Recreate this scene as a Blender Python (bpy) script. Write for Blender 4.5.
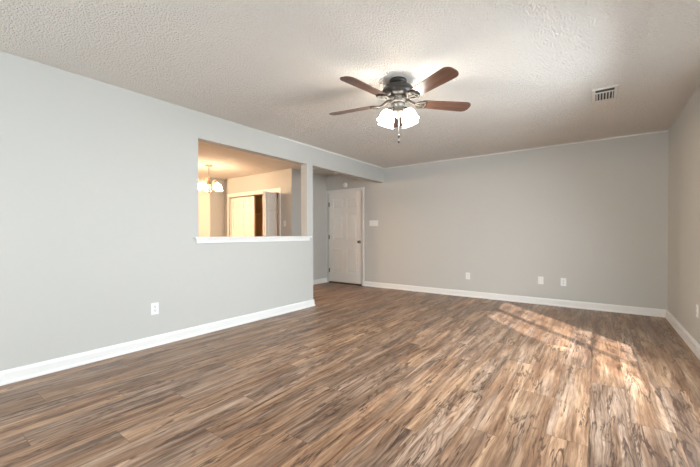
import bpy, bmesh, math, random
from mathutils import Vector, Matrix
R = math.radians
random.seed(4)
scene = bpy.context.scene
COL = scene.collection
for o in list(bpy.data.objects):
    bpy.data.objects.remove(o)

# ------------------------------------------------------------------ camera
CAM = Vector((3.531, 0.0, 1.0945))
YAW, PITCH, ROLL = 0.62824, -0.0095, -0.0025
cd = bpy.data.cameras.new('camera')
cd.sensor_width = 36.0
cd.lens = 340.1 / 700 * 36
cd.shift_x = -0.755 / 700
cd.shift_y = 4.17 / 700
cd.clip_start = 0.02
cam = bpy.data.objects.new('camera', cd)
COL.objects.link(cam)
s_, c_ = math.sin(YAW), math.cos(YAW)
fw = Vector((-s_ * math.cos(PITCH), c_ * math.cos(PITCH), math.sin(PITCH)))
rt = Vector((c_, s_, 0))
up = rt.cross(fw)
r2 = rt * math.cos(ROLL) + up * math.sin(ROLL)
u2 = up * math.cos(ROLL) - rt * math.sin(ROLL)
cam.matrix_world = Matrix(((r2.x, u2.x, -fw.x, CAM.x), (r2.y, u2.y, -fw.y, CAM.y), (r2.z, u2.z, -fw.z, CAM.z), (0, 0, 0, 1)))
scene.camera = cam

# ------------------------------------------------------------------ world, sun, daylight, exposure
w = bpy.data.worlds.new('sky')
scene.world = w
w.use_nodes = True
bg = w.node_tree.nodes['Background']
bg.inputs['Color'].default_value = (0.80, 0.90, 1.0, 1)
bg.inputs['Strength'].default_value = 1.0

def add_light(name, kind, loc, energy, color, direction=None, **kw):
    l = bpy.data.lights.new(name, kind)
    l.energy = energy
    l.color = color
    for k, v in kw.items():
        setattr(l, k, v)
    o = bpy.data.objects.new(name, l)
    COL.objects.link(o)
    o.location = loc
    if direction is not None:
        o.rotation_euler = Vector(direction).to_track_quat('-Z', 'Y').to_euler()
    return o

add_light('sun', 'SUN', (8, -4, 6), 7.0, (1.0, 0.97, 0.95), (-0.67, 0.74, -0.677), angle=R(1.3))
# daylight arriving through the two windows of the right wall and the window behind the camera
add_light('window_daylight', 'AREA', (4.46, 3.085, 1.30), 68, (0.80, 0.91, 1.0), (-1, 0, -0.5), shape='RECTANGLE', size=1.31, size_y=1.6, spread=R(155))
add_light('window_daylight', 'AREA', (4.46, 0.95, 1.30), 16, (0.80, 0.91, 1.0), (-1, 0, -0.5), shape='RECTANGLE', size=1.31, size_y=1.6, spread=R(155))
add_light('window_daylight', 'AREA', (1.9, -2.06, 1.35), 55, (0.82, 0.92, 1.0), (0, 1, 0.04), shape='RECTANGLE', size=1.8, size_y=1.5)
# added warm fill without a fixture, unseen round the corner, brightens the dining area
add_light('dining_fill_light', 'POINT', (-4.5, 2.2, 2.15), 165, (1.0, 0.69, 0.43), shadow_soft_size=0.15)

scene.view_settings.view_transform = 'Standard'
scene.view_settings.look = 'None'
scene.view_settings.gamma = 1.0
scene.view_settings.use_curve_mapping = False
scene.view_settings.exposure = 0.92

# ------------------------------------------------------------------ materials
def new_mat(name):
    m = bpy.data.materials.new(name)
    m.use_nodes = True
    nt = m.node_tree
    return m, nt, nt.nodes['Principled BSDF']

def paint(name, col, rough=0.6, metal=0.0, bump=0.0, scale=300.0, var=0.0, spec=0.5):
    m, nt, b = new_mat(name)
    b.inputs['Base Color'].default_value = (*col, 1)
    b.inputs['Roughness'].default_value = rough
    b.inputs['Metallic'].default_value = metal
    b.inputs['Specular IOR Level'].default_value = spec
    tc = nt.nodes.new('ShaderNodeTexCoord')
    n = nt.nodes.new('ShaderNodeTexNoise')
    n.inputs['Scale'].default_value = scale
    n.inputs['Detail'].default_value = 3
    nt.links.new(tc.outputs['Object'], n.inputs['Vector'])
    if bump:
        bp = nt.nodes.new('ShaderNodeBump')
        bp.inputs['Strength'].default_value = bump
        bp.inputs['Distance'].default_value = 0.002
        nt.links.new(n.outputs['Fac'], bp.inputs['Height'])
        nt.links.new(bp.outputs['Normal'], b.inputs['Normal'])
    if var:
        mx = nt.nodes.new('ShaderNodeMix')
        mx.data_type = 'RGBA'
        mx.inputs[6].default_value = (*[c * (1 - var) for c in col], 1)
        mx.inputs[7].default_value = (*[min(1, c * (1 + var)) for c in col], 1)
        nt.links.new(n.outputs['Fac'], mx.inputs[0])
        nt.links.new(mx.outputs[2], b.inputs['Base Color'])
    return m

M = {}
M['wall'] = paint('greige_wall_paint', (0.53, 0.523, 0.487), 0.55, bump=0.15, scale=220)
M['trim'] = paint('white_trim_paint', (0.80, 0.79, 0.76), 0.35)
M['door'] = paint('white_door_paint', (0.82, 0.79, 0.73), 0.38, bump=0.05, scale=120)
M['plastic'] = paint('white_plastic', (0.82, 0.82, 0.80), 0.3)
M['slot'] = paint('dark_slot', (0.05, 0.05, 0.05), 0.6)
M['nickel'] = paint('brushed_nickel', (0.42, 0.39, 0.34), 0.35, metal=1.0)
M['pewter'] = paint('pewter_metal', (0.12, 0.112, 0.10), 0.45, metal=0.5)
M['bronze'] = paint('oiled_bronze', (0.035, 0.030, 0.026), 0.36, metal=0.3)
M['antique'] = paint('antique_pewter', (0.06, 0.05, 0.038), 0.55, metal=0.2)
M['copper'] = paint('antique_copper', (0.42, 0.24, 0.14), 0.35, metal=0.9)
M['vent'] = paint('vent_enamel', (0.70, 0.67, 0.61), 0.4)
M['duct'] = paint('dark_duct', (0.07, 0.065, 0.06), 0.8)
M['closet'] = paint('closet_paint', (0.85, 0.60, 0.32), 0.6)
M['threshold'] = paint('threshold_wood', (0.09, 0.05, 0.03), 0.6)

def emit(name, col, strength):
    m, nt, b = new_mat(name)
    b.inputs['Base Color'].default_value = (0.9, 0.88, 0.84, 1)
    b.inputs['Roughness'].default_value = 0.3
    b.inputs['Emission Color'].default_value = (*col, 1)
    b.inputs['Emission Strength'].default_value = strength
    return m
M['fan_glass'] = emit('lit_frosted_glass', (1.0, 0.93, 0.83), 16.5)
M['chandelier_glass'] = emit('lit_alabaster_glass', (1.0, 0.72, 0.47), 20.0)
M['bulb'] = emit('lit_bulb', (1.0, 0.92, 0.78), 20.0)

def ceiling_mat():
    m, nt, b = new_mat('popcorn_ceiling')
    b.inputs['Base Color'].default_value = (0.89, 0.84, 0.77, 1)
    b.inputs['Roughness'].default_value = 0.9
    b.inputs['Specular IOR Level'].default_value = 0.1
    tc = nt.nodes.new('ShaderNodeTexCoord')
    n = nt.nodes.new('ShaderNodeTexNoise')
    n.inputs['Scale'].default_value = 85
    n.inputs['Detail'].default_value = 4
    n.inputs['Roughness'].default_value = 0.6
    v = nt.nodes.new('ShaderNodeTexVoronoi')
    v.inputs['Scale'].default_value = 80
    nt.links.new(tc.outputs['Object'], n.inputs['Vector'])
    nt.links.new(tc.outputs['Object'], v.inputs['Vector'])
    sb = nt.nodes.new('ShaderNodeMath'); sb.operation = 'SUBTRACT'
    nt.links.new(n.outputs['Fac'], sb.inputs[0])
    ml = nt.nodes.new('ShaderNodeMath'); ml.operation = 'MULTIPLY'; ml.inputs[1].default_value = 0.6
    nt.links.new(v.outputs['Distance'], ml.inputs[0])
    nt.links.new(ml.outputs[0], sb.inputs[1])
    bp = nt.nodes.new('ShaderNodeBump')
    bp.inputs['Strength'].default_value = 1.0
    bp.inputs['Distance'].default_value = 0.024
    nt.links.new(sb.outputs[0], bp.inputs['Height'])
    nt.links.new(bp.outputs['Normal'], b.inputs['Normal'])
    return m
M['ceiling'] = ceiling_mat()

def floor_mat():
    m, nt, b = new_mat('laminate_planks')
    L = nt.links
    def math_(op, a, b_=None, c=None):
        n = nt.nodes.new('ShaderNodeMath'); n.operation = op
        for i, x in enumerate((a, b_, c)):
            if x is None: continue
            if isinstance(x, (int, float)): n.inputs[i].default_value = x
            else: L.new(x, n.inputs[i])
        return n.outputs[0]
    def comb(x, y, z):
        n = nt.nodes.new('ShaderNodeCombineXYZ')
        for i, q in enumerate((x, y, z)):
            if isinstance(q, (int, float)): n.inputs[i].default_value = q
            else: L.new(q, n.inputs[i])
        return n.outputs[0]
    def white(v):
        n = nt.nodes.new('ShaderNodeTexWhiteNoise'); n.noise_dimensions = '3D'
        L.new(v, n.inputs['Vector']); return n
    def noise(v, scale, detail=4, rough=0.55, dist=0.0):
        n = nt.nodes.new('ShaderNodeTexNoise')
        n.inputs['Scale'].default_value = scale; n.inputs['Detail'].default_value = detail
        n.inputs['Roughness'].default_value = rough; n.inputs['Distortion'].default_value = dist
        L.new(v, n.inputs['Vector']); return n.outputs['Fac']
    def ramp(f, stops):
        n = nt.nodes.new('ShaderNodeValToRGB')
        e = n.color_ramp.elements
        while len(e) < len(stops): e.new(0.5)
        for k, (p, c) in zip(e, stops):
            k.position = p; k.color = (*c, 1) if len(c) == 3 else c
        L.new(f, n.inputs[0]); return n.outputs[0]
    def mixc(f, a, b_, mode='MIX'):
        n = nt.nodes.new('ShaderNodeMix'); n.data_type = 'RGBA'; n.blend_type = mode
        if isinstance(f, (int, float)): n.inputs[0].default_value = f
        else: L.new(f, n.inputs[0])
        for i, q in ((6, a), (7, b_)):
            if isinstance(q, tuple): n.inputs[i].default_value = (*q, 1)
            else: L.new(q, n.inputs[i])
        return n.outputs[2]
    tc = nt.nodes.new('ShaderNodeTexCoord')
    sp = nt.nodes.new('ShaderNodeSeparateXYZ')
    L.new(tc.outputs['Object'], sp.inputs[0])
    x, y = sp.outputs[0], sp.outputs[1]
    W, LEN = 0.195, 1.25
    xs = math_('DIVIDE', math_('ADD', x, 20 * W + 0.015), W)
    row = math_('FLOOR', xs)
    fx = math_('FRACT', xs)
    ro = math_('ADD', math_('FRACT', math_('MULTIPLY', row, 0.381)), math_('MULTIPLY', white(comb(row, 2.9, 8.4)).outputs['Value'], 0.22))
    ys = math_('ADD', math_('DIVIDE', y, LEN), ro)
    cell = math_('FLOOR', ys)
    fy = math_('FRACT', ys)
    wn = white(comb(row, cell, 3.1))
    rnd = wn.outputs['Value']
    sc = nt.nodes.new('ShaderNodeSeparateColor'); L.new(wn.outputs['Color'], sc.inputs[0])
    r1, r2_, r3 = sc.outputs[0], sc.outputs[1], sc.outputs[2]
    # plank-local coordinates, offset by a random amount so that no two planks repeat
    ox = math_('ADD', x, math_('MULTIPLY', r1, 40))
    oy = math_('ADD', y, math_('MULTIPLY', r2_, 60))
    # gentle waviness of the grain
    wob = noise(comb(math_('MULTIPLY', ox, 4.0), math_('MULTIPLY', oy, 2.0), r3), 1.0, 2)
    gx = math_('ADD', ox, math_('MULTIPLY', math_('SUBTRACT', wob, 0.5), 0.045))
    broad = noise(comb(math_('MULTIPLY', gx, 12), math_('MULTIPLY', oy, 1.3), r3), 1.0, 4, 0.6, 0.3)
    streak = noise(comb(math_('MULTIPLY', gx, 56), math_('MULTIPLY', oy, 1.8), r3), 1.0, 5, 0.62, 0.2)
    fine = noise(comb(math_('MULTIPLY', gx, 230), math_('MULTIPLY', oy, 12), r3), 1.0, 3, 0.65)
    vein = noise(comb(math_('MULTIPLY', gx, 32), math_('MULTIPLY', oy, 1.7), math_('ADD', r3, 5.0)), 1.0, 4, 0.6, 0.6)
    knot = noise(comb(math_('MULTIPLY', gx, 11), math_('MULTIPLY', oy, 5.0), math_('ADD', r3, 11.0)), 1.0, 4, 0.6, 2.0)
    fig = noise(comb(math_('MULTIPLY', gx, 8), math_('MULTIPLY', oy, 0.7), math_('ADD', r3, 31.0)), 1.0, 1.5, 0.5, 0.3)
    ring = math_('SINE', math_('MULTIPLY', fig, 150.0))
    tone = noise(comb(math_('MULTIPLY', gx, 10), math_('MULTIPLY', oy, 0.55), math_('ADD', r3, 21.0)), 1.0, 2, 0.5)
    tone = math_('ADD', tone, math_('MULTIPLY', math_('SUBTRACT', rnd, 0.5), 0.26))
    tan = ramp(broad, [(0.28, (0.155, 0.080, 0.044)), (0.45, (0.262, 0.150, 0.086)), (0.57, (0.365, 0.229, 0.138)), (0.74, (0.49, 0.338, 0.220))])
    grey = ramp(broad, [(0.28, (0.122, 0.070, 0.045)), (0.45, (0.215, 0.138, 0.091)), (0.57, (0.315, 0.215, 0.150)), (0.74, (0.44, 0.322, 0.238))])
    base = mixc(ramp(tone, [(0.40, (0, 0, 0)), (0.58, (1, 1, 1))]), tan, grey)
    val = math_('ADD', 0.92, math_('MULTIPLY', r3, 0.22))
    base = mixc(1.0, base, comb(val, val, val), 'MULTIPLY')
    st = ramp(streak, [(0.30, (0.42, 0.37, 0.34)), (0.45, (0.84, 0.81, 0.79)), (0.58, (1.10, 1.10, 1.10)), (0.75, (1.32, 1.32, 1.32))])
    base = mixc(0.95, base, st, 'MULTIPLY')
    rg_ = ramp(math_('ADD', math_('MULTIPLY', ring, 0.5), 0.5), [(0.0, (0.70, 0.66, 0.63)), (0.28, (1.02, 1.02, 1.02)), (1.0, (1.12, 1.12, 1.12))])
    base = mixc(ramp(r1, [(0.35, (0.1, 0.1, 0.1)), (0.75, (0.95, 0.95, 0.95))]), base, rg_, 'MULTIPLY')
    fn = ramp(fine, [(0.3, (0.76, 0.74, 0.73)), (0.7, (1.16, 1.16, 1.16))])
    base = mixc(0.8, base, fn, 'MULTIPLY')
    rid = noise(comb(math_('MULTIPLY', gx, 17), math_('MULTIPLY', oy, 1.7), math_('ADD', r3, 5.0)), 1.0, 4, 0.6, 0.5)
    msk = noise(comb(math_('MULTIPLY', gx, 9), math_('MULTIPLY', oy, 2.4), math_('ADD', r3, 15.0)), 1.0, 3, 0.6)
    line = ramp(math_('ABSOLUTE', math_('SUBTRACT', rid, 0.5)), [(0.008, (1, 1, 1)), (0.034, (0, 0, 0))])
    line = math_('MULTIPLY', line, ramp(msk, [(0.47, (0, 0, 0)), (0.56, (1, 1, 1))]))
    base = mixc(math_('MULTIPLY', line, 0.80), base, (0.055, 0.030, 0.020))
    vn = ramp(vein, [(0.32, (1, 1, 1)), (0.355, (0, 0, 0))])
    base = mixc(math_('MULTIPLY', vn, 0.80), base, (0.062, 0.032, 0.020))
    kn = ramp(knot, [(0.70, (0, 0, 0)), (0.76, (1, 1, 1))])
    base = mixc(math_('MULTIPLY', kn, 0.65), base, (0.07, 0.042, 0.03))
    # joints between planks
    ex = math_('MINIMUM', fx, math_('SUBTRACT', 1.0, fx))
    ey = math_('MINIMUM', fy, math_('SUBTRACT', 1.0, fy))
    jx = math_('LESS_THAN', ex, 0.008)
    jy = math_('LESS_THAN', ey, 0.0016)
    jt = math_('MAXIMUM', jx, jy)
    base = mixc(math_('MULTIPLY', jt, 0.42), base, (0.06, 0.035, 0.022))
    L.new(base, b.inputs['Base Color'])
    rg = math_('ADD', 0.30, math_('MULTIPLY', streak, 0.16))
    L.new(rg, b.inputs['Roughness'])
    b.inputs['Specular IOR Level'].default_value = 0.36
    h = math_('SUBTRACT', math_('MULTIPLY', fine, 0.4), math_('MULTIPLY', jt, 1.0))
    bp = nt.nodes.new('ShaderNodeBump'); bp.inputs['Strength'].default_value = 0.25; bp.inputs['Distance'].default_value = 0.001
    L.new(h, bp.inputs['Height']); L.new(bp.outputs['Normal'], b.inputs['Normal'])
    return m
M['floor'] = floor_mat()

def blade_mat():
    m, nt, b = new_mat('cherry_blade_veneer')
    tc = nt.nodes.new('ShaderNodeTexCoord')
    mp = nt.nodes.new('ShaderNodeMapping'); mp.inputs['Scale'].default_value = (3, 45, 10)
    n = nt.nodes.new('ShaderNodeTexNoise'); n.inputs['Scale'].default_value = 1.0; n.inputs['Detail'].default_value = 4; n.inputs['Distortion'].default_value = 0.5
    r = nt.nodes.new('ShaderNodeValToRGB')
    r.color_ramp.elements[0].position = 0.3; r.color_ramp.elements[0].color = (0.075, 0.036, 0.024, 1)
    r.color_ramp.elements[1].position = 0.75; r.color_ramp.elements[1].color = (0.18, 0.090, 0.058, 1)
    nt.links.new(tc.outputs['Object'], mp.inputs[0]); nt.links.new(mp.outputs[0], n.inputs['Vector'])
    nt.links.new(n.outputs['Fac'], r.inputs[0]); nt.links.new(r.outputs[0], b.inputs['Base Color'])
    b.inputs['Roughness'].default_value = 0.32
    return m
M['blade'] = blade_mat()

def pane_mat():
    m = bpy.data.materials.new('window_glass'); m.use_nodes = True
    nt = m.node_tree
    for n in list(nt.nodes): nt.nodes.remove(n)
    out = nt.nodes.new('ShaderNodeOutputMaterial')
    mix = nt.nodes.new('ShaderNodeMixShader'); mix.inputs[0].default_value = 0.06
    t = nt.nodes.new('ShaderNodeBsdfTransparent'); g = nt.nodes.new('ShaderNodeBsdfGlossy'); g.inputs['Roughness'].default_value = 0.02
    nt.links.new(t.outputs[0], mix.inputs[1]); nt.links.new(g.outputs[0], mix.inputs[2]); nt.links.new(mix.outputs[0], out.inputs[0])
    return m
M['pane'] = pane_mat()

# ------------------------------------------------------------------ mesh helpers
def box(bm, x0, x1, y0, y1, z0, z1, bev=0.0, mat=None):
    v = [bm.verts.new(p) for p in ((x0, y0, z0), (x1, y0, z0), (x1, y1, z0), (x0, y1, z0), (x0, y0, z1), (x1, y0, z1), (x1, y1, z1), (x0, y1, z1))]
    f = [bm.faces.new([v[i] for i in q]) for q in ((0, 3, 2, 1), (4, 5, 6, 7), (0, 1, 5, 4), (1, 2, 6, 5), (2, 3, 7, 6), (3, 0, 4, 7))]
    if bev:
        es = list({e for q in f for e in q.edges})
        r = bmesh.ops.bevel(bm, geom=es, offset=bev, segments=2, affect='EDGES', profile=0.6)
        v = list({x for q in r['faces'] for x in q.verts} | {x for x in v if x.is_valid})
    if mat is not None:
        bmesh.ops.transform(bm, matrix=mat, verts=[x for x in v if x.is_valid])
    return v

def lathe(bm, prof, seg=28, mat=None, cap=True, ripple=None):
    """profile of (radius, z); axis +Z"""
    rings = []
    n = len(prof)
    for k, (r, z) in enumerate(prof):
        ring = []
        for i in range(seg):
            a = 2 * math.pi * i / seg
            rr = r
            zz = z
            if ripple:
                amt, cnt, start = ripple
                t = max(0.0, (k / (n - 1) - start) / (1 - start))
                rr = r * (1 + amt * t * math.cos(cnt * a))
            p = Vector((rr * math.cos(a), rr * math.sin(a), zz))
            ring.append(bm.verts.new(mat @ p if mat else p))
        rings.append(ring)
    for a, b in zip(rings, rings[1:]):
        for i in range(seg):
            j = (i + 1) % seg
            f = bm.faces.new((a[i], a[j], b[j], b[i])); f.smooth = True
    if cap:
        for ring in (rings[0], rings[-1]):
            try: bm.faces.new(ring)
            except ValueError: pass
    return rings

def tube(bm, pts, rad, seg=10):
    pts = [Vector(p) for p in pts]
    rads = rad if isinstance(rad, (list, tuple)) else [rad] * len(pts)
    rings = []
    prev = None
    for i, p in enumerate(pts):
        d = (pts[min(i + 1, len(pts) - 1)] - pts[max(i - 1, 0)]).normalized()
        ref = prev if prev is not None else (Vector((0, 0, 1)) if abs(d.z) < 0.9 else Vector((1, 0, 0)))
        a = (ref - d * ref.dot(d)).normalized()
        prev = a
        b = d.cross(a)
        rings.append([bm.verts.new(p + (a * math.cos(t) + b * math.sin(t)) * rads[i]) for t in [2 * math.pi * k / seg for k in range(seg)]])
    for a, b in zip(rings, rings[1:]):
        for i in range(seg):
            j = (i + 1) % seg
            f = bm.faces.new((a[i], a[j], b[j], b[i])); f.smooth = True
    for r in (rings[0], rings[-1]):
        bm.faces.new(r)

def prism(bm, poly, z0, z1, mat=None):
    lo = [bm.verts.new(mat @ Vector((x, y, z0)) if mat else (x, y, z0)) for x, y in poly]
    hi = [bm.verts.new(mat @ Vector((x, y, z1)) if mat else (x, y, z1)) for x, y in poly]
    bm.faces.new(lo[::-1]); bm.faces.new(hi)
    n = len(poly)
    for i in range(n):
        j = (i + 1) % n
        bm.faces.new((lo[i], lo[j], hi[j], hi[i]))
    return lo + hi

def sweep_profile(bm, prof, p0, p1, out, m0=0.0, m1=0.0):
    """extrude a (depth, height) profile from p0 to p1; out is the way the depth points; m0/m1 mitre the ends"""
    p0, p1, out = Vector(p0), Vector(p1), Vector(out)
    d = (p1 - p0).normalized()
    A = [bm.verts.new(p0 + out * u + Vector((0, 0, h)) + d * (m0 * u)) for u, h in prof]
    B = [bm.verts.new(p1 + out * u + Vector((0, 0, h)) - d * (m1 * u)) for u, h in prof]
    n = len(prof)
    for i in range(n):
        j = (i + 1) % n
        bm.faces.new((A[i], A[j], B[j], B[i]))
    bm.faces.new(A[::-1]); bm.faces.new(B)

def obj(name, bm, mat, parent=None, loc=None, mw=None, smooth=False):
    bmesh.ops.recalc_face_normals(bm, faces=bm.faces[:])
    me = bpy.data.meshes.new(name)
    bm.to_mesh(me); bm.free()
    me.materials.append(M[mat])
    o = bpy.data.objects.new(name, me)
    COL.objects.link(o)
    if parent is not None: o.parent = parent
    if loc is not None: o.location = loc
    if mw is not None: o.matrix_basis = mw
    return o

def new(): return bmesh.new()

def thing(name, label, cat, loc=(0, 0, 0), group=None, rot=None):
    o = bpy.data.objects.new(name, None); COL.objects.link(o)
    o.empty_display_size = 0.1
    o.location = loc
    if rot: o.rotation_euler = rot
    o['label'] = label; o['category'] = cat
    if group: o['group'] = group
    return o

def tag(o, label, cat, group=None):
    o['label'] = label; o['category'] = cat
    if group: o['group'] = group
    return o

def struct(o, label=None):
    o['kind'] = 'structure'
    if label: o['label'] = label
    return o

def dup(root):
    r = root.copy(); COL.objects.link(r)
    for ch in list(root.children):
        c = ch.copy(); COL.objects.link(c); c.parent = r
        for g in list(ch.children):
            d = g.copy(); COL.objects.link(d); d.parent = c
    return r

# ------------------------------------------------------------------ room dimensions
H = 2.44
YB = 6.014          # back wall
XR = 4.27           # right wall
YR = -2.0           # wall behind the camera
T = 0.12            # partition thickness
Y1, Y2 = 2.032, 3.743   # pass-through opening
YE = 3.877          # free end of the partition
ZT, ZS = 2.151, 1.071
XH = -1.513         # hall wall
YC = 4.90           # closet wall
XD = -3.816         # far wall of dining area
YK = 4.512          # where that wall ends
XK = -5.6
DX0, DX1, DZ = -1.46, -0.54, 2.035    # entry door opening
CX0, CX1, CZ = -3.616, -1.905, 2.0    # closet opening
WIN = ((0.30, 1.60), (2.43, 3.74))
WZ0, WZ1 = 0.45, 2.10

# ------------------------------------------------------------------ floor, ceiling, walls
bm = new(); box(bm, XK - T, XR + 0.16, YR - 0.16, YB + 0.8, -0.10, 0.0)
struct(obj('floor', bm, 'floor'), 'brown wood look laminate plank floor')
bm = new(); box(bm, XK - T, XR + 0.16, YR - 0.16, YB + 0.8, H, H + 0.10)
struct(obj('ceiling', bm, 'ceiling'), 'off white popcorn textured ceiling')

bm = new()
box(bm, -T, 0, YR, Y1, 0, H)
box(bm, -T, 0, Y1, Y2, 0, ZS - 0.021)
box(bm, -T, 0, Y1, YB, ZT, H)
box(bm, -T, 0, Y2, YE, 0, ZT)
struct(obj('wall_left', bm, 'wall'), 'pale grey wall with pass-through opening and header')

bm = new()
box(bm, DX1, XR + 0.16, YB, YB + 0.14, 0, H)
box(bm, XH - T, DX0, YB, YB + 0.14, 0, H)
box(bm, DX0, DX1, YB, YB + 0.14, DZ, H)
struct(obj('wall_back', bm, 'wall'), 'pale grey back wall with entry door')

bm = new()
ys = [YR] + [v for p in WIN for v in p] + [YB]
for i in range(0, len(ys), 2):
    box(bm, XR, XR + 0.14, ys[i], ys[i + 1], 0, H)
for a, b in WIN:
    box(bm, XR, XR + 0.14, a, b, 0, WZ0)
    box(bm, XR, XR + 0.14, a, b, WZ1, H)
struct(obj('wall_right', bm, 'wall'), 'greige right hand wall')

RW = (1.0, 2.8)
bm = new()
box(bm, XK - T, RW[0], YR - 0.14, YR, 0, H)
box(bm, RW[1], XR + 0.16, YR - 0.14, YR, 0, H)
box(bm, RW[0], RW[1], YR - 0.14, YR, 0, 0.6)
box(bm, RW[0], RW[1], YR - 0.14, YR, 2.1, H)
struct(obj('wall_rear', bm, 'wall'))

bm = new(); box(bm, XH - T, XH, YC + T, YB, 0, H)
struct(obj('wall_hall', bm, 'wall'), 'grey side wall of the entry hall')
bm = new()
box(bm, XD, CX0, YC, YC + T, 0, H)
box(bm, CX1, XH, YC, YC + T, 0, H)
box(bm, CX0, CX1, YC, YC + T, CZ, H)
struct(obj('wall_dining', bm, 'wall'), 'warm lit dining wall with closet')
bm = new(); box(bm, XK, XD, YK, YC + T, 0, H)
struct(obj('wall_dining_side', bm, 'wall'))
bm = new(); box(bm, XK - T, XK, YR, YC + T, 0, H)
struct(obj('wall_kitchen', bm, 'wall'))
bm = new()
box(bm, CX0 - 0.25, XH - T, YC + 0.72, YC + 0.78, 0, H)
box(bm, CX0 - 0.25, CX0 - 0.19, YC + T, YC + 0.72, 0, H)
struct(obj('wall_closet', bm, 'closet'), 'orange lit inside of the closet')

# outside wall added out of view to keep sun off the nearer window
bm = new(); box(bm, XR + 0.16, 6.2, 0.05, 0.2, -0.1, 3.2)
struct(obj('wall_sun_block', bm, 'wall'))

# ------------------------------------------------------------------ baseboards and trim
BP = [(0, 0), (0.024, 0), (0.024, 0.010), (0.020, 0.020), (0.014, 0.024), (0.014, 0.080), (0.010, 0.094), (0.004, 0.102), (0, 0.102)]
BPR = [(0, 0), (0.024, 0), (0.024, 0.055), (0.021, 0.060), (0.004, 0.061), (0.004, 0.071), (0.017, 0.072), (0.015, 0.092), (0.006, 0.104), (0, 0.104)]
def base(name, runs, label=None, prof=None):
    bm = new()
    for r in runs: sweep_profile(bm, prof or BP, *r)
    return struct(obj(name, bm, 'trim'), label)
base('baseboard_left', [((0, YR, 0), (0, YE, 0), (1, 0, 0), 1, -1), ((0, YE, 0), (-T, YE, 0), (0, 1, 0), -1, -1), ((-T, YE, 0), (-T, YR, 0), (-1, 0, 0), -1, 0)], 'white baseboard of the left wall')
base('baseboard_back', [((DX1 + 0.064, YB, 0), (XR, YB, 0), (0, -1, 0), 0, 1)], 'white baseboard of the back wall')
base('baseboard_right', [((XR, YB, 0), (XR, YR, 0), (-1, 0, 0), 1, 1)], 'cream baseboard of the right wall', BPR)
base('baseboard_rear', [((XR, YR, 0), (0, YR, 0), (0, 1, 0), 1, 1)])
base('baseboard_hall', [((XH, YC, 0), (XH, YB, 0), (1, 0, 0), -1, 0), ((CX1 + 0.064, YC, 0), (XH, YC, 0), (0, -1, 0), 0, -1)], 'white baseboard of the entry hall')
base('baseboard_dining', [((XD, YC, 0), (CX0 - 0.145, YC, 0), (0, -1, 0), 1, 0), ((XD, YK, 0), (XD, YC, 0), (1, 0, 0), -1, 1), ((XK, YK, 0), (XD, YK, 0), (0, -1, 0), 0, -1)])

# pass-through ledge: stool with an apron below it
bm = new()
box(bm, -T - 0.02, 0.0, Y1 + 0.0005, Y2 - 0.0005, ZS - 0.0205, ZS)
box(bm, 0.0005, 0.05, Y1 - 0.06, Y2 + 0.06, ZS - 0.022, ZS, 0.003)
box(bm, 0.0005, 0.026, Y1 - 0.035, Y2 + 0.035, ZS - 0.070, ZS - 0.0225, 0.003)
box(bm, -T - 0.02, -T, Y1 - 0.012, Y2 + 0.012, ZS - 0.075, ZS - 0.02, 0.003)
struct(obj('trim_1', bm, 'trim'), 'white ledge of the pass-through opening')

# thin bead where beam and back wall meet the ceiling
bm = new()
sweep_profile(bm, [(0, -0.014), (0.006, -0.014), (0.014, -0.005), (0.014, 0), (0, 0)], (0, 3.2, H), (0, YB, H), (1, 0, 0), 0, 1)
struct(obj('trim_2', bm, 'trim'), 'thin bead along the top of the beam')
bm = new()
sweep_profile(bm, [(0, -0.014), (0.006, -0.014), (0.014, -0.005), (0.014, 0), (0, 0)], (0, YB, H), (XR, YB, H), (0, -1, 0), 1, 0)
struct(obj('trim_3', bm, 'trim'), 'thin bead along the top of the back wall')

def casing(bm, x0, x1, z1, y, wd=0.06, th=0.016):
    """door casing around an opening in a wall whose face at y looks to -Y"""
    for a, b in ((x0 - wd, x0), (x1, x1 + wd)):
        box(bm, a, b, y - th, y, 0, z1 + wd, 0.004)
        inner = (b - 0.018, b) if a < x0 else (a, a + 0.018)
        box(bm, inner[0], inner[1], y - th - 0.0, y, 0, z1, 0.002)
    box(bm, x0 - wd + 0.001, x1 + wd - 0.001, y - th + 0.0004, y, z1, z1 + wd - 0.0005, 0.004)
    # jamb lining
    box(bm, x0, x0 + 0.012, y - 0.004, y + 0.12, 0, z1)
    box(bm, x1 - 0.012, x1, y - 0.004, y + 0.12, 0, z1)
    box(bm, x0, x1, y - 0.004, y + 0.12, z1 - 0.012, z1)

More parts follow.
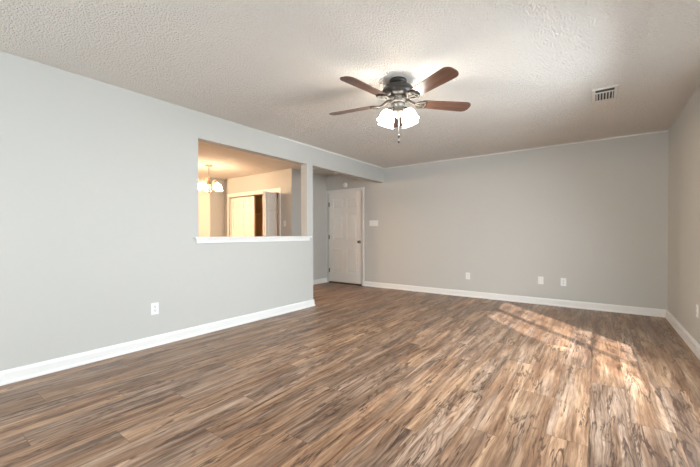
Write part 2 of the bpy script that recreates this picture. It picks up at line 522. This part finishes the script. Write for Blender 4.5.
def panel_door(bm, x0, x1, z0, z1, yf, th, stile, rails, cols, mat=None, mid=None, both=False):
    """panelled slab; its front looks to -Y at y = yf; rails lists the (z0,z1) of each row of panels"""
    g = 0.011
    vs = []
    vs += box(bm, x0, x1, yf + g, yf + th - (g if both else 0), z0, z1)
    mid = mid or stile
    pw = (x1 - x0 - 2 * stile - (cols - 1) * mid) / cols
    for front in ((0, 1) if both else (0,)):
        ya, yb = (yf, yf + g) if not front else (yf + th - g, yf + th)
        ytip = yf + 0.002 if not front else yf + th - 0.002
        ybase = yb if not front else ya
        xs = [x0]
        for c in range(cols):
            px0 = x0 + stile + c * (pw + mid)
            vs += box(bm, xs[-1], px0, ya, yb, z0, z1)
            zz = z0
            for (a, b) in rails:
                vs += box(bm, px0, px0 + pw, ya, yb, zz, a)
                zz = b
                # sloped sticking of the frame
                for k, ins in enumerate((0.0, 0.014)):
                    pass
                i0, i1 = 0.022, 0.036
                A = [(px0 + i0, a + i0), (px0 + pw - i0, a + i0), (px0 + pw - i0, b - i0), (px0 + i0, b - i0)]
                B = [(px0 + i1, a + i1), (px0 + pw - i1, a + i1), (px0 + pw - i1, b - i1), (px0 + i1, b - i1)]
                va = [bm.verts.new((p[0], ybase, p[1])) for p in A]
                vb = [bm.verts.new((p[0], ytip, p[1])) for p in B]
                for i in range(4):
                    j = (i + 1) % 4
                    bm.faces.new((va[i], va[j], vb[j], vb[i]))
                bm.faces.new(vb)
                vs += va + vb
            vs += box(bm, px0, px0 + pw, ya, yb, zz, z1)
            xs.append(px0 + pw)
        vs += box(bm, xs[-1], x1, ya, yb, z0, z1)
    if mat is not None:
        bmesh.ops.transform(bm, matrix=mat, verts=vs)

# ------------------------------------------------------------------ entry door
bm = new()
panel_door(bm, DX0 + 0.014, DX1 - 0.014, 0.030, DZ - 0.014, YB + 0.004, 0.036, 0.115,
           [(0.25, 0.80), (0.98, 1.56), (1.68, 1.90)], 2, mid=0.10)
door = struct(obj('door_1', bm, 'door'), 'white six-panel entry door')
bm = new(); casing(bm, DX0, DX1, DZ, YB)
obj('casing', bm, 'trim', door)
for hz in (0.281, 1.037, 1.776):
    bm = new()
    box(bm, DX0 + 0.004, DX0 + 0.024, YB - 0.0045, YB + 0.004, hz - 0.045, hz + 0.045, 0.001)
    lathe(bm, [(0.007, -0.05), (0.007, 0.05)], 10, Matrix.Translation((DX0 + 0.013, YB - 0.009, hz)))
    o = obj('hinge', bm, 'pewter', door); o['label'] = 'metal hinge'
kx, kz = -0.60, 0.935
RY = Matrix.Rotation(R(90), 4, 'X')       # lathe axis +Z -> -Y
bm = new()
lathe(bm, [(0.012, 0.006), (0.011, 0.03), (0.02, 0.036), (0.027, 0.046), (0.029, 0.056), (0.025, 0.067), (0.012, 0.073), (0.002, 0.074)], 20, Matrix.Translation((kx, YB + 0.004, kz)) @ RY)
knob = obj('door_knob', bm, 'pewter', door)
bm = new(); lathe(bm, [(0.032, 0.0), (0.032, 0.005), (0.026, 0.009), (0.010, 0.010)], 20, Matrix.Translation((kx, YB + 0.004, kz)) @ RY)
obj('rosette', bm, 'nickel', knob)
bm = new(); box(bm, DX0 + 0.012, DX1 - 0.012, YB - 0.03, YB + 0.12, 0.0, 0.022, 0.003)
obj('threshold', bm, 'threshold', door)
bm = new(); box(bm, DX0 - 0.2, DX1 + 0.2, YB + 0.141, YB + 0.16, 0, H)
struct(obj('wall_porch', bm, 'slot'))

# ------------------------------------------------------------------ dining closet
bm = new(); casing(bm, CX0, CX1, CZ, YC, 0.075)
struct(obj('trim_4', bm, 'trim'), 'white casing around the closet opening')
LW = 0.43
LR = [(0.16, 0.86), (0.98, 1.62), (1.70, 1.90)]
def leaf(name, parent, mat, both=True):
    bm = new()
    panel_door(bm, 0.0, LW, 0.02, CZ - 0.035, 0.0, 0.032, 0.085, LR, 1, both=both)
    return obj(name, bm, 'door', parent, mw=mat)
def door_empty(name, loc, label):
    o = bpy.data.objects.new(name, None); COL.objects.link(o); o.location = loc; o.empty_display_size = 0.1
    return struct(o, label)
d2 = door_empty('door_2', (CX0 + 0.013, YC + 0.035, 0), 'closed white bifold closet door')
a = R(5)
leaf('leaf', d2, Matrix.Rotation(-a, 4, 'Z'))
leaf('leaf', d2, Matrix.Translation((2 * LW * math.cos(a) , 0, 0)) @ Matrix.Rotation(a, 4, 'Z') @ Matrix.Translation((-LW, 0, 0)))
d3 = door_empty('door_3', (-1.98, YC + 0.03, 0), 'white bifold closet door folded open')
fold = R(-73.5)     # the pair stands folded, pointing into the dining area
nx, ny = -math.sin(fold), math.cos(fold)
for off in (0.032, 0.072):
    leaf('leaf', d3, Matrix.Translation((-nx * off, -ny * off, 0)) @ Matrix.Rotation(fold, 4, 'Z'))
# shelf with its cleats
sh = thing('closet_shelf', 'wooden shelf board inside the open dining closet', 'shelf', (CX0 - 0.18, YC + 0.38, 1.60))
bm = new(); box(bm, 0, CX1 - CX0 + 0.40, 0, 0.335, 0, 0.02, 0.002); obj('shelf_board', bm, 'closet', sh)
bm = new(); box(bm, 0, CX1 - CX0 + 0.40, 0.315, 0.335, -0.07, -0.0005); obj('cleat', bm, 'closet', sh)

# ------------------------------------------------------------------ windows (beside and behind the camera)
def window(n, axis, a, b, z0, z1, pos, label=None):
    """sash window filling an opening; axis 'x': wall plane x = pos, spans y a..b"""
    def B(bm, u0, u1, d0, d1, za, zb):
        if axis == 'x': box(bm, pos + d0, pos + d1, u0, u1, za, zb)
        else: box(bm, u0, u1, pos - d1, pos - d0, za, zb)
    bm = new()
    f = 0.045
    B(bm, a, a + f, 0.05, 0.11, z0, z1); B(bm, b - f, b, 0.05, 0.11, z0, z1)
    B(bm, a, b, 0.05, 0.11, z0, z0 + f); B(bm, a, b, 0.05, 0.11, z1 - f, z1)
    mid = (a + b) / 2 - 0.05
    B(bm, mid - 0.035, mid + 0.035, 0.05, 0.11, z0, z1)
    wdw = struct(obj('window_%d' % n, bm, 'trim'))
    bm = new()
    for u0, u1 in ((a + f, mid - 0.035), (mid + 0.035, b - f)):
        for k in range(1, 4):
            zz = z0 + (z1 - z0) * k / 4
            B(bm, u0, u1, 0.07, 0.09, zz - 0.006, zz + 0.006)
        uu = (u0 + u1) / 2
        B(bm, uu - 0.005, uu + 0.005, 0.07, 0.09, z0 + f, z1 - f)
    obj('muntin', bm, 'trim', wdw)
    bm = new(); B(bm, a + 0.02, b - 0.02, 0.078, 0.082, z0 + 0.02, z1 - 0.02)
    obj('pane', bm, 'pane', wdw)
    bm = new(); B(bm, a - 0.03, b + 0.03, -0.03, 0.05, z0 - 0.02, z0)
    obj('window_sill', bm, 'trim', wdw)
window(1, 'x', WIN[1][0], WIN[1][1], WZ0, WZ1, XR)
window(2, 'x', WIN[0][0], WIN[0][1], WZ0, WZ1, XR)
window(3, 'y', RW[0], RW[1], 0.6, 2.1, YR)

# ------------------------------------------------------------------ wall plates: built facing -Y, on the wall at y = 0
def plate_body(wd, ht):
    bm = new()
    box(bm, -wd / 2, wd / 2, -0.006, 0.0, -ht / 2, ht / 2, 0.002)
    return bm
def outlet(label, loc, rz, wd=0.072, ht=0.116):
    t = thing('power_outlet', label, 'outlet', loc, 'duplex power outlets on the walls', (0, 0, rz))
    obj('plate', plate_body(wd, ht), 'plastic', t)
    for s in (-1, 1):
        bm = new()
        lathe(bm, [(0.017, 0.0062), (0.017, 0.0085), (0.015, 0.009)], 20, Matrix.Translation((0, 0, s * 0.0195)) @ RY)
        r = obj('receptacle', bm, 'plastic', t)
        bm = new()
        for q in (-0.0065, 0.0065):
            box(bm, q - 0.0016, q + 0.0016, -0.0094, -0.0089, s * 0.0195 - 0.001, s * 0.0195 + 0.009)
        lathe(bm, [(0.003, 0.0089), (0.003, 0.0094)], 10, Matrix.Translation((0, 0, s * 0.0195 - 0.008)) @ RY)
        obj('slot', bm, 'slot', r)
    bm = new(); lathe(bm, [(0.003, 0.006), (0.003, 0.0075)], 10, RY)
    obj('screw', bm, 'nickel', t)
    return t
outlet('white power outlet low on the left wall below the pass-through', (0, 1.57, 0.369), R(90))
outlet('white power outlet low on the back wall, the one nearest the entry door', (1.695, YB, 0.363), 0)
outlet('white power outlet low on the back wall, nearest the right corner', (3.115, YB, 0.371), 0)
outlet('white power outlet low on the right wall, at the right edge of the photo', (XR, 4.36, 0.39), R(-90))
cp = thing('cable_plate', 'white blank cable plate on the back wall beside the right outlet', 'wall plate', (2.815, YB, 0.373))
obj('plate', plate_body(0.076, 0.118), 'plastic', cp)
for s in (-1, 1):
    bm = new(); lathe(bm, [(0.003, 0.006), (0.003, 0.0072)], 10, Matrix.Translation((0, 0, s * 0.041)) @ RY)
    obj('screw', bm, 'plastic', cp)
def switch(label, loc, gangs, wd, ht, rz=0):
    t = thing('light_switch', label, 'light switch', loc, None, (0, 0, rz))
    obj('plate', plate_body(wd, ht), 'plastic', t)
    for g in range(gangs):
        gx = (g - (gangs - 1) / 2) * 0.046
        bm = new()
        box(bm, gx - 0.005, gx + 0.005, -0.008, -0.0055, -0.012, 0.012)
        box(bm, gx - 0.004, gx + 0.004, -0.018, -0.007, 0.0, 0.008, 0.001, None)
        obj('toggle', bm, 'plastic', t)
    return t
switch('wide white four-switch plate on the back wall beside the entry door', (-0.245, YB, 1.327), 4, 0.212, 0.118)
switch('white light switch beside the closet, seen through the pass-through', (-1.712, YC, 1.325), 1, 0.072, 0.116)

# door chime above the door
dc = thing('smoke_alarm', 'small round white alarm on the wall above the entry door', 'alarm', (-0.985, YB, 2.182))
bm = new(); lathe(bm, [(0.058, 0.0), (0.058, 0.014), (0.052, 0.024), (0.03, 0.028), (0.001, 0.029)], 28, RY); obj('housing', bm, 'plastic', dc)
bm = new(); lathe(bm, [(0.018, 0.0275), (0.017, 0.032), (0.001, 0.033)], 20, RY); obj('button', bm, 'plastic', dc)

# ------------------------------------------------------------------ ceiling vent
vt = thing('ceiling_vent', 'white slotted air vent in the ceiling near the right wall', 'vent', (3.58, 4.09, H))
bm = new()
fx, fy, b_ = 0.098, 0.185, 0.026
for q in ((-fx, fx, -fy, -fy + b_), (-fx, fx, fy - b_, fy), (-fx, -fx + b_, -fy + b_, fy - b_), (fx - b_, fx, -fy + b_, fy - b_)):
    box(bm, q[0], q[1], q[2], q[3], -0.012, 0.0, 0.003)
obj('frame', bm, 'vent', vt)
bm = new(); box(bm, -fx + 0.02, fx - 0.02, -fy + 0.02, fy - 0.02, -0.003, 0.0); obj('backing', bm, 'duct', vt)
bm = new(); box(bm, -fx + b_, fx - b_, -0.075, -0.062, -0.011, -0.003); obj('crossbar', bm, 'vent', vt)
for k in range(6):
    bm = new()
    xx = -fx + b_ + 0.012 + k * (2 * (fx - b_) - 0.024) / 5
    box(bm, -0.0035, 0.0035, -0.062, fy - b_, -0.004, 0.004)
    obj('louver', bm, 'vent', vt, mw=Matrix.Translation((xx, 0, -0.008)) @ Matrix.Rotation(R(20), 4, 'Y'))

# ------------------------------------------------------------------ ceiling fan
FX, FY = 2.115, 2.655
fan = thing('ceiling_fan', 'ceiling fan with five cherry wood blades and lit white glass shades', 'ceiling fan', (FX, FY, H))
bm = new(); lathe(bm, [(0.072, 0.0), (0.076, -0.009), (0.076, -0.021), (0.067, -0.029), (0.057, -0.038), (0.057, -0.049)], 32); obj('canopy', bm, 'bronze', fan)
bm = new(); lathe(bm, [(0.058, -0.047), (0.090, -0.053), (0.118, -0.066), (0.134, -0.086), (0.138, -0.106), (0.131, -0.130), (0.112, -0.148), (0.085, -0.155)], 40); obj('motor_housing', bm, 'bronze', fan)
bm = new(); lathe(bm, [(0.085, -0.154), (0.085, -0.163), (0.070, -0.170), (0.070, -0.190), (0.060, -0.206)], 32); obj('flywheel', bm, 'pewter', fan)
bm = new(); lathe(bm, [(0.060, -0.205), (0.060, -0.222), (0.052, -0.228), (0.050, -0.268), (0.056, -0.276), (0.056, -0.290), (0.038, -0.305), (0.020, -0.318), (0.012, -0.330), (0.001, -0.338)], 28); obj('switch_housing', bm, 'pewter', fan)
BZ = -0.195
def blade_poly():
    pts = []
    r0, r1 = 0.205, 0.672
    w0, w1 = 0.054, 0.070
    n = 8
    c0 = 0.03
    # inner end, rounded corners
    pts.append((r0, -w0 + c0)); pts.append((r0, w0 - c0))
    pts.append((r0 + 0.008, w0 - 0.010)); pts.append((r0 + 0.026, w0))
    pts.append((r1 - 0.10, w1))
    for k in range(n + 1):
        t = k / n * math.pi / 2
        pts.append((r1 - 0.055 + 0.055 * math.sin(t), w1 - 0.055 + 0.055 * math.cos(t)))
    for k in range(n + 1):
        t = k / n * math.pi / 2
        pts.append((r1 - 0.055 + 0.055 * math.cos(t), -w1 + 0.055 - 0.055 * math.sin(t)))
    pts.append((r1 - 0.10, -w1))
    pts.append((r0 + 0.026, -w0)); pts.append((r0 + 0.008, -w0 + 0.010))
    return pts
def bracket(bm):
    # arm from the flywheel to a scrolled plate under the blade
    tube(bm, [(0.066, 0, 0.030), (0.10, 0, 0.020), (0.135, 0, 0.000), (0.165, 0, -0.010)], [0.018, 0.016, 0.014, 0.012], 10)
    for s in (-1, 1):
        tube(bm, [(0.150, 0, -0.008), (0.165, s * 0.020, -0.010), (0.190, s * 0.040, -0.010), (0.222, s * 0.047, -0.010), (0.245, s * 0.036, -0.010), (0.250, s * 0.018, -0.010), (0.238, s * 0.006, -0.010)], 0.0085, 8)
    tube(bm, [(0.160, 0, -0.010), (0.20, 0, -0.010), (0.262, 0, -0.010)], [0.010, 0.008, 0.006], 8)
    for px, py in ((0.215, 0.024), (0.215, -0.024), (0.255, 0.0)):
        lathe(bm, [(0.009, -0.003), (0.009, -0.012), (0.006, -0.014)], 10, Matrix.Translation((px, py, 0)))
    box(bm, 0.175, 0.225, -0.030, 0.030, -0.008, -0.0045, 0.001)
ANG0 = -26
for k in range(5):
    bm = new()
    prism(bm, blade_poly(), -0.0035, 0.0035)
    mw = Matrix.Translation((0, 0, BZ)) @ Matrix.Rotation(R(ANG0 + 72 * k), 4, 'Z') @ Matrix.Rotation(R(-12), 4, 'X')
    bl = obj('blade', bm, 'blade', fan, mw=mw)
    bm = new(); bracket(bm)
    br = obj('blade_bracket', bm, 'antique', bl); br['label'] = 'scrolled metal blade bracket'
# four tulip shades on short arms
view_ang = math.degrees(math.atan2(-FY, CAM.x - FX))
for k in range(4):
    ang = R(view_ang + 60 + (0, 60, 180, 240)[k])
    dx, dy = math.cos(ang), math.sin(ang)
    bm = new()
    tube(bm, [(dx * 0.03, dy * 0.03, -0.262), (dx * 0.058, dy * 0.058, -0.254), (dx * 0.080, dy * 0.080, -0.258), (dx * 0.087, dy * 0.087, -0.274)], 0.009, 8)
    ax = Vector((dx * 0.38, dy * 0.38, -1)).normalized()
    rot = ax.to_track_quat('Z', 'Y').to_matrix().to_4x4()
    mwx = Matrix.Translation((dx * 0.084, dy * 0.084, -0.264)) @ rot
    lathe(bm, [(0.010, -0.004), (0.024, 0.004), (0.024, 0.026), (0.020, 0.028)], 16, mwx)
    obj('lamp_arm', bm, 'pewter', fan)
    bm = new()
    lathe(bm, [(0.022, 0.0), (0.042, 0.007), (0.055, 0.024), (0.060, 0.046), (0.059, 0.068), (0.062, 0.084), (0.070, 0.100)], 36, None, False, (0.06, 6, 0.5))
    shd = obj('lamp_shade', bm, 'fan_glass', fan, mw=Matrix.Translation((dx * 0.090, dy * 0.090, -0.284)) @ rot)
    bm = new(); lathe(bm, [(0.004, 0.012), (0.012, 0.02), (0.026, 0.045), (0.028, 0.058), (0.018, 0.076), (0.002, 0.083)], 16)
    obj('bulb', bm, 'bulb', shd)
for (px, py, z0, z1) in ((0.030, -0.012, -0.315, -0.540), (0.008, 0.038, -0.315, -0.489)):
    vx = Vector((CAM.x - FX, CAM.y - FY, 0)).normalized()
    bm = new()
    sx, sy = vx.x * 0.04 + px * 0.3, vx.y * 0.04 + py * 0.3
    tube(bm, [(sx, sy, -0.295), (sx, sy, z1)], 0.0013, 6)
    ch = obj('pull_chain', bm, 'nickel', fan)
    bm = new(); lathe(bm, [(0.002, 0.010), (0.006, 0.004), (0.0095, -0.006), (0.0095, -0.014), (0.005, -0.022), (0.001, -0.024)], 14, Matrix.Translation((sx, sy, z1)))
    o = obj('finial', bm, 'bronze', ch)

# ------------------------------------------------------------------ dining chandelier
CHX, CHY = -2.56, 3.72
chn = thing('chandelier', 'small copper chandelier with lit white bell shades, seen through the pass-through', 'chandelier', (CHX, CHY, H))
bm = new(); lathe(bm, [(0.066, 0.0), (0.066, -0.008), (0.050, -0.020), (0.020, -0.030), (0.006, -0.034)], 28); obj('canopy', bm, 'copper', chn)
bm = new(); tube(bm, [(0, 0, -0.03), (0, 0, -0.25)], 0.0065, 10); obj('stem', bm, 'nickel', chn)
bm = new(); lathe(bm, [(0.008, -0.235), (0.016, -0.25), (0.012, -0.27), (0.018, -0.30), (0.030, -0.345), (0.038, -0.375), (0.030, -0.40), (0.020, -0.43), (0.032, -0.465), (0.034, -0.48), (0.018, -0.505), (0.010, -0.52), (0.012, -0.53), (0.001, -0.545)], 24); obj('body', bm, 'copper', chn)
for k in range(5):
    ang = R(12 + 72 * k)
    dx, dy = math.cos(ang), math.sin(ang)
    P = [(0.025, -0.47), (0.06, -0.485), (0.085, -0.45), (0.095, -0.38), (0.115, -0.315), (0.150, -0.285), (0.185, -0.300), (0.205, -0.340)]
    bm = new()
    tube(bm, [(dx * r, dy * r, z) for r, z in P], 0.0065, 8)
    lathe(bm, [(0.008, -0.335), (0.022, -0.345), (0.022, -0.368)], 14, Matrix.Translation((dx * 0.205, dy * 0.205, 0)))
    obj('arm', bm, 'copper', chn)
    bm = new()
    lathe(bm, [(0.020, -0.352), (0.036, -0.366), (0.048, -0.392), (0.053, -0.422), (0.057, -0.450), (0.068, -0.476)], 32, None, False, (0.06, 8, 0.6))
    sh_ = obj('lamp_shade', bm, 'chandelier_glass', chn, mw=Matrix.Translation((dx * 0.205, dy * 0.205, 0)))
    bm = new(); lathe(bm, [(0.004, -0.37), (0.012, -0.38), (0.026, -0.41), (0.028, -0.425), (0.018, -0.445), (0.002, -0.452)], 16)
    obj('bulb', bm, 'bulb', sh_)
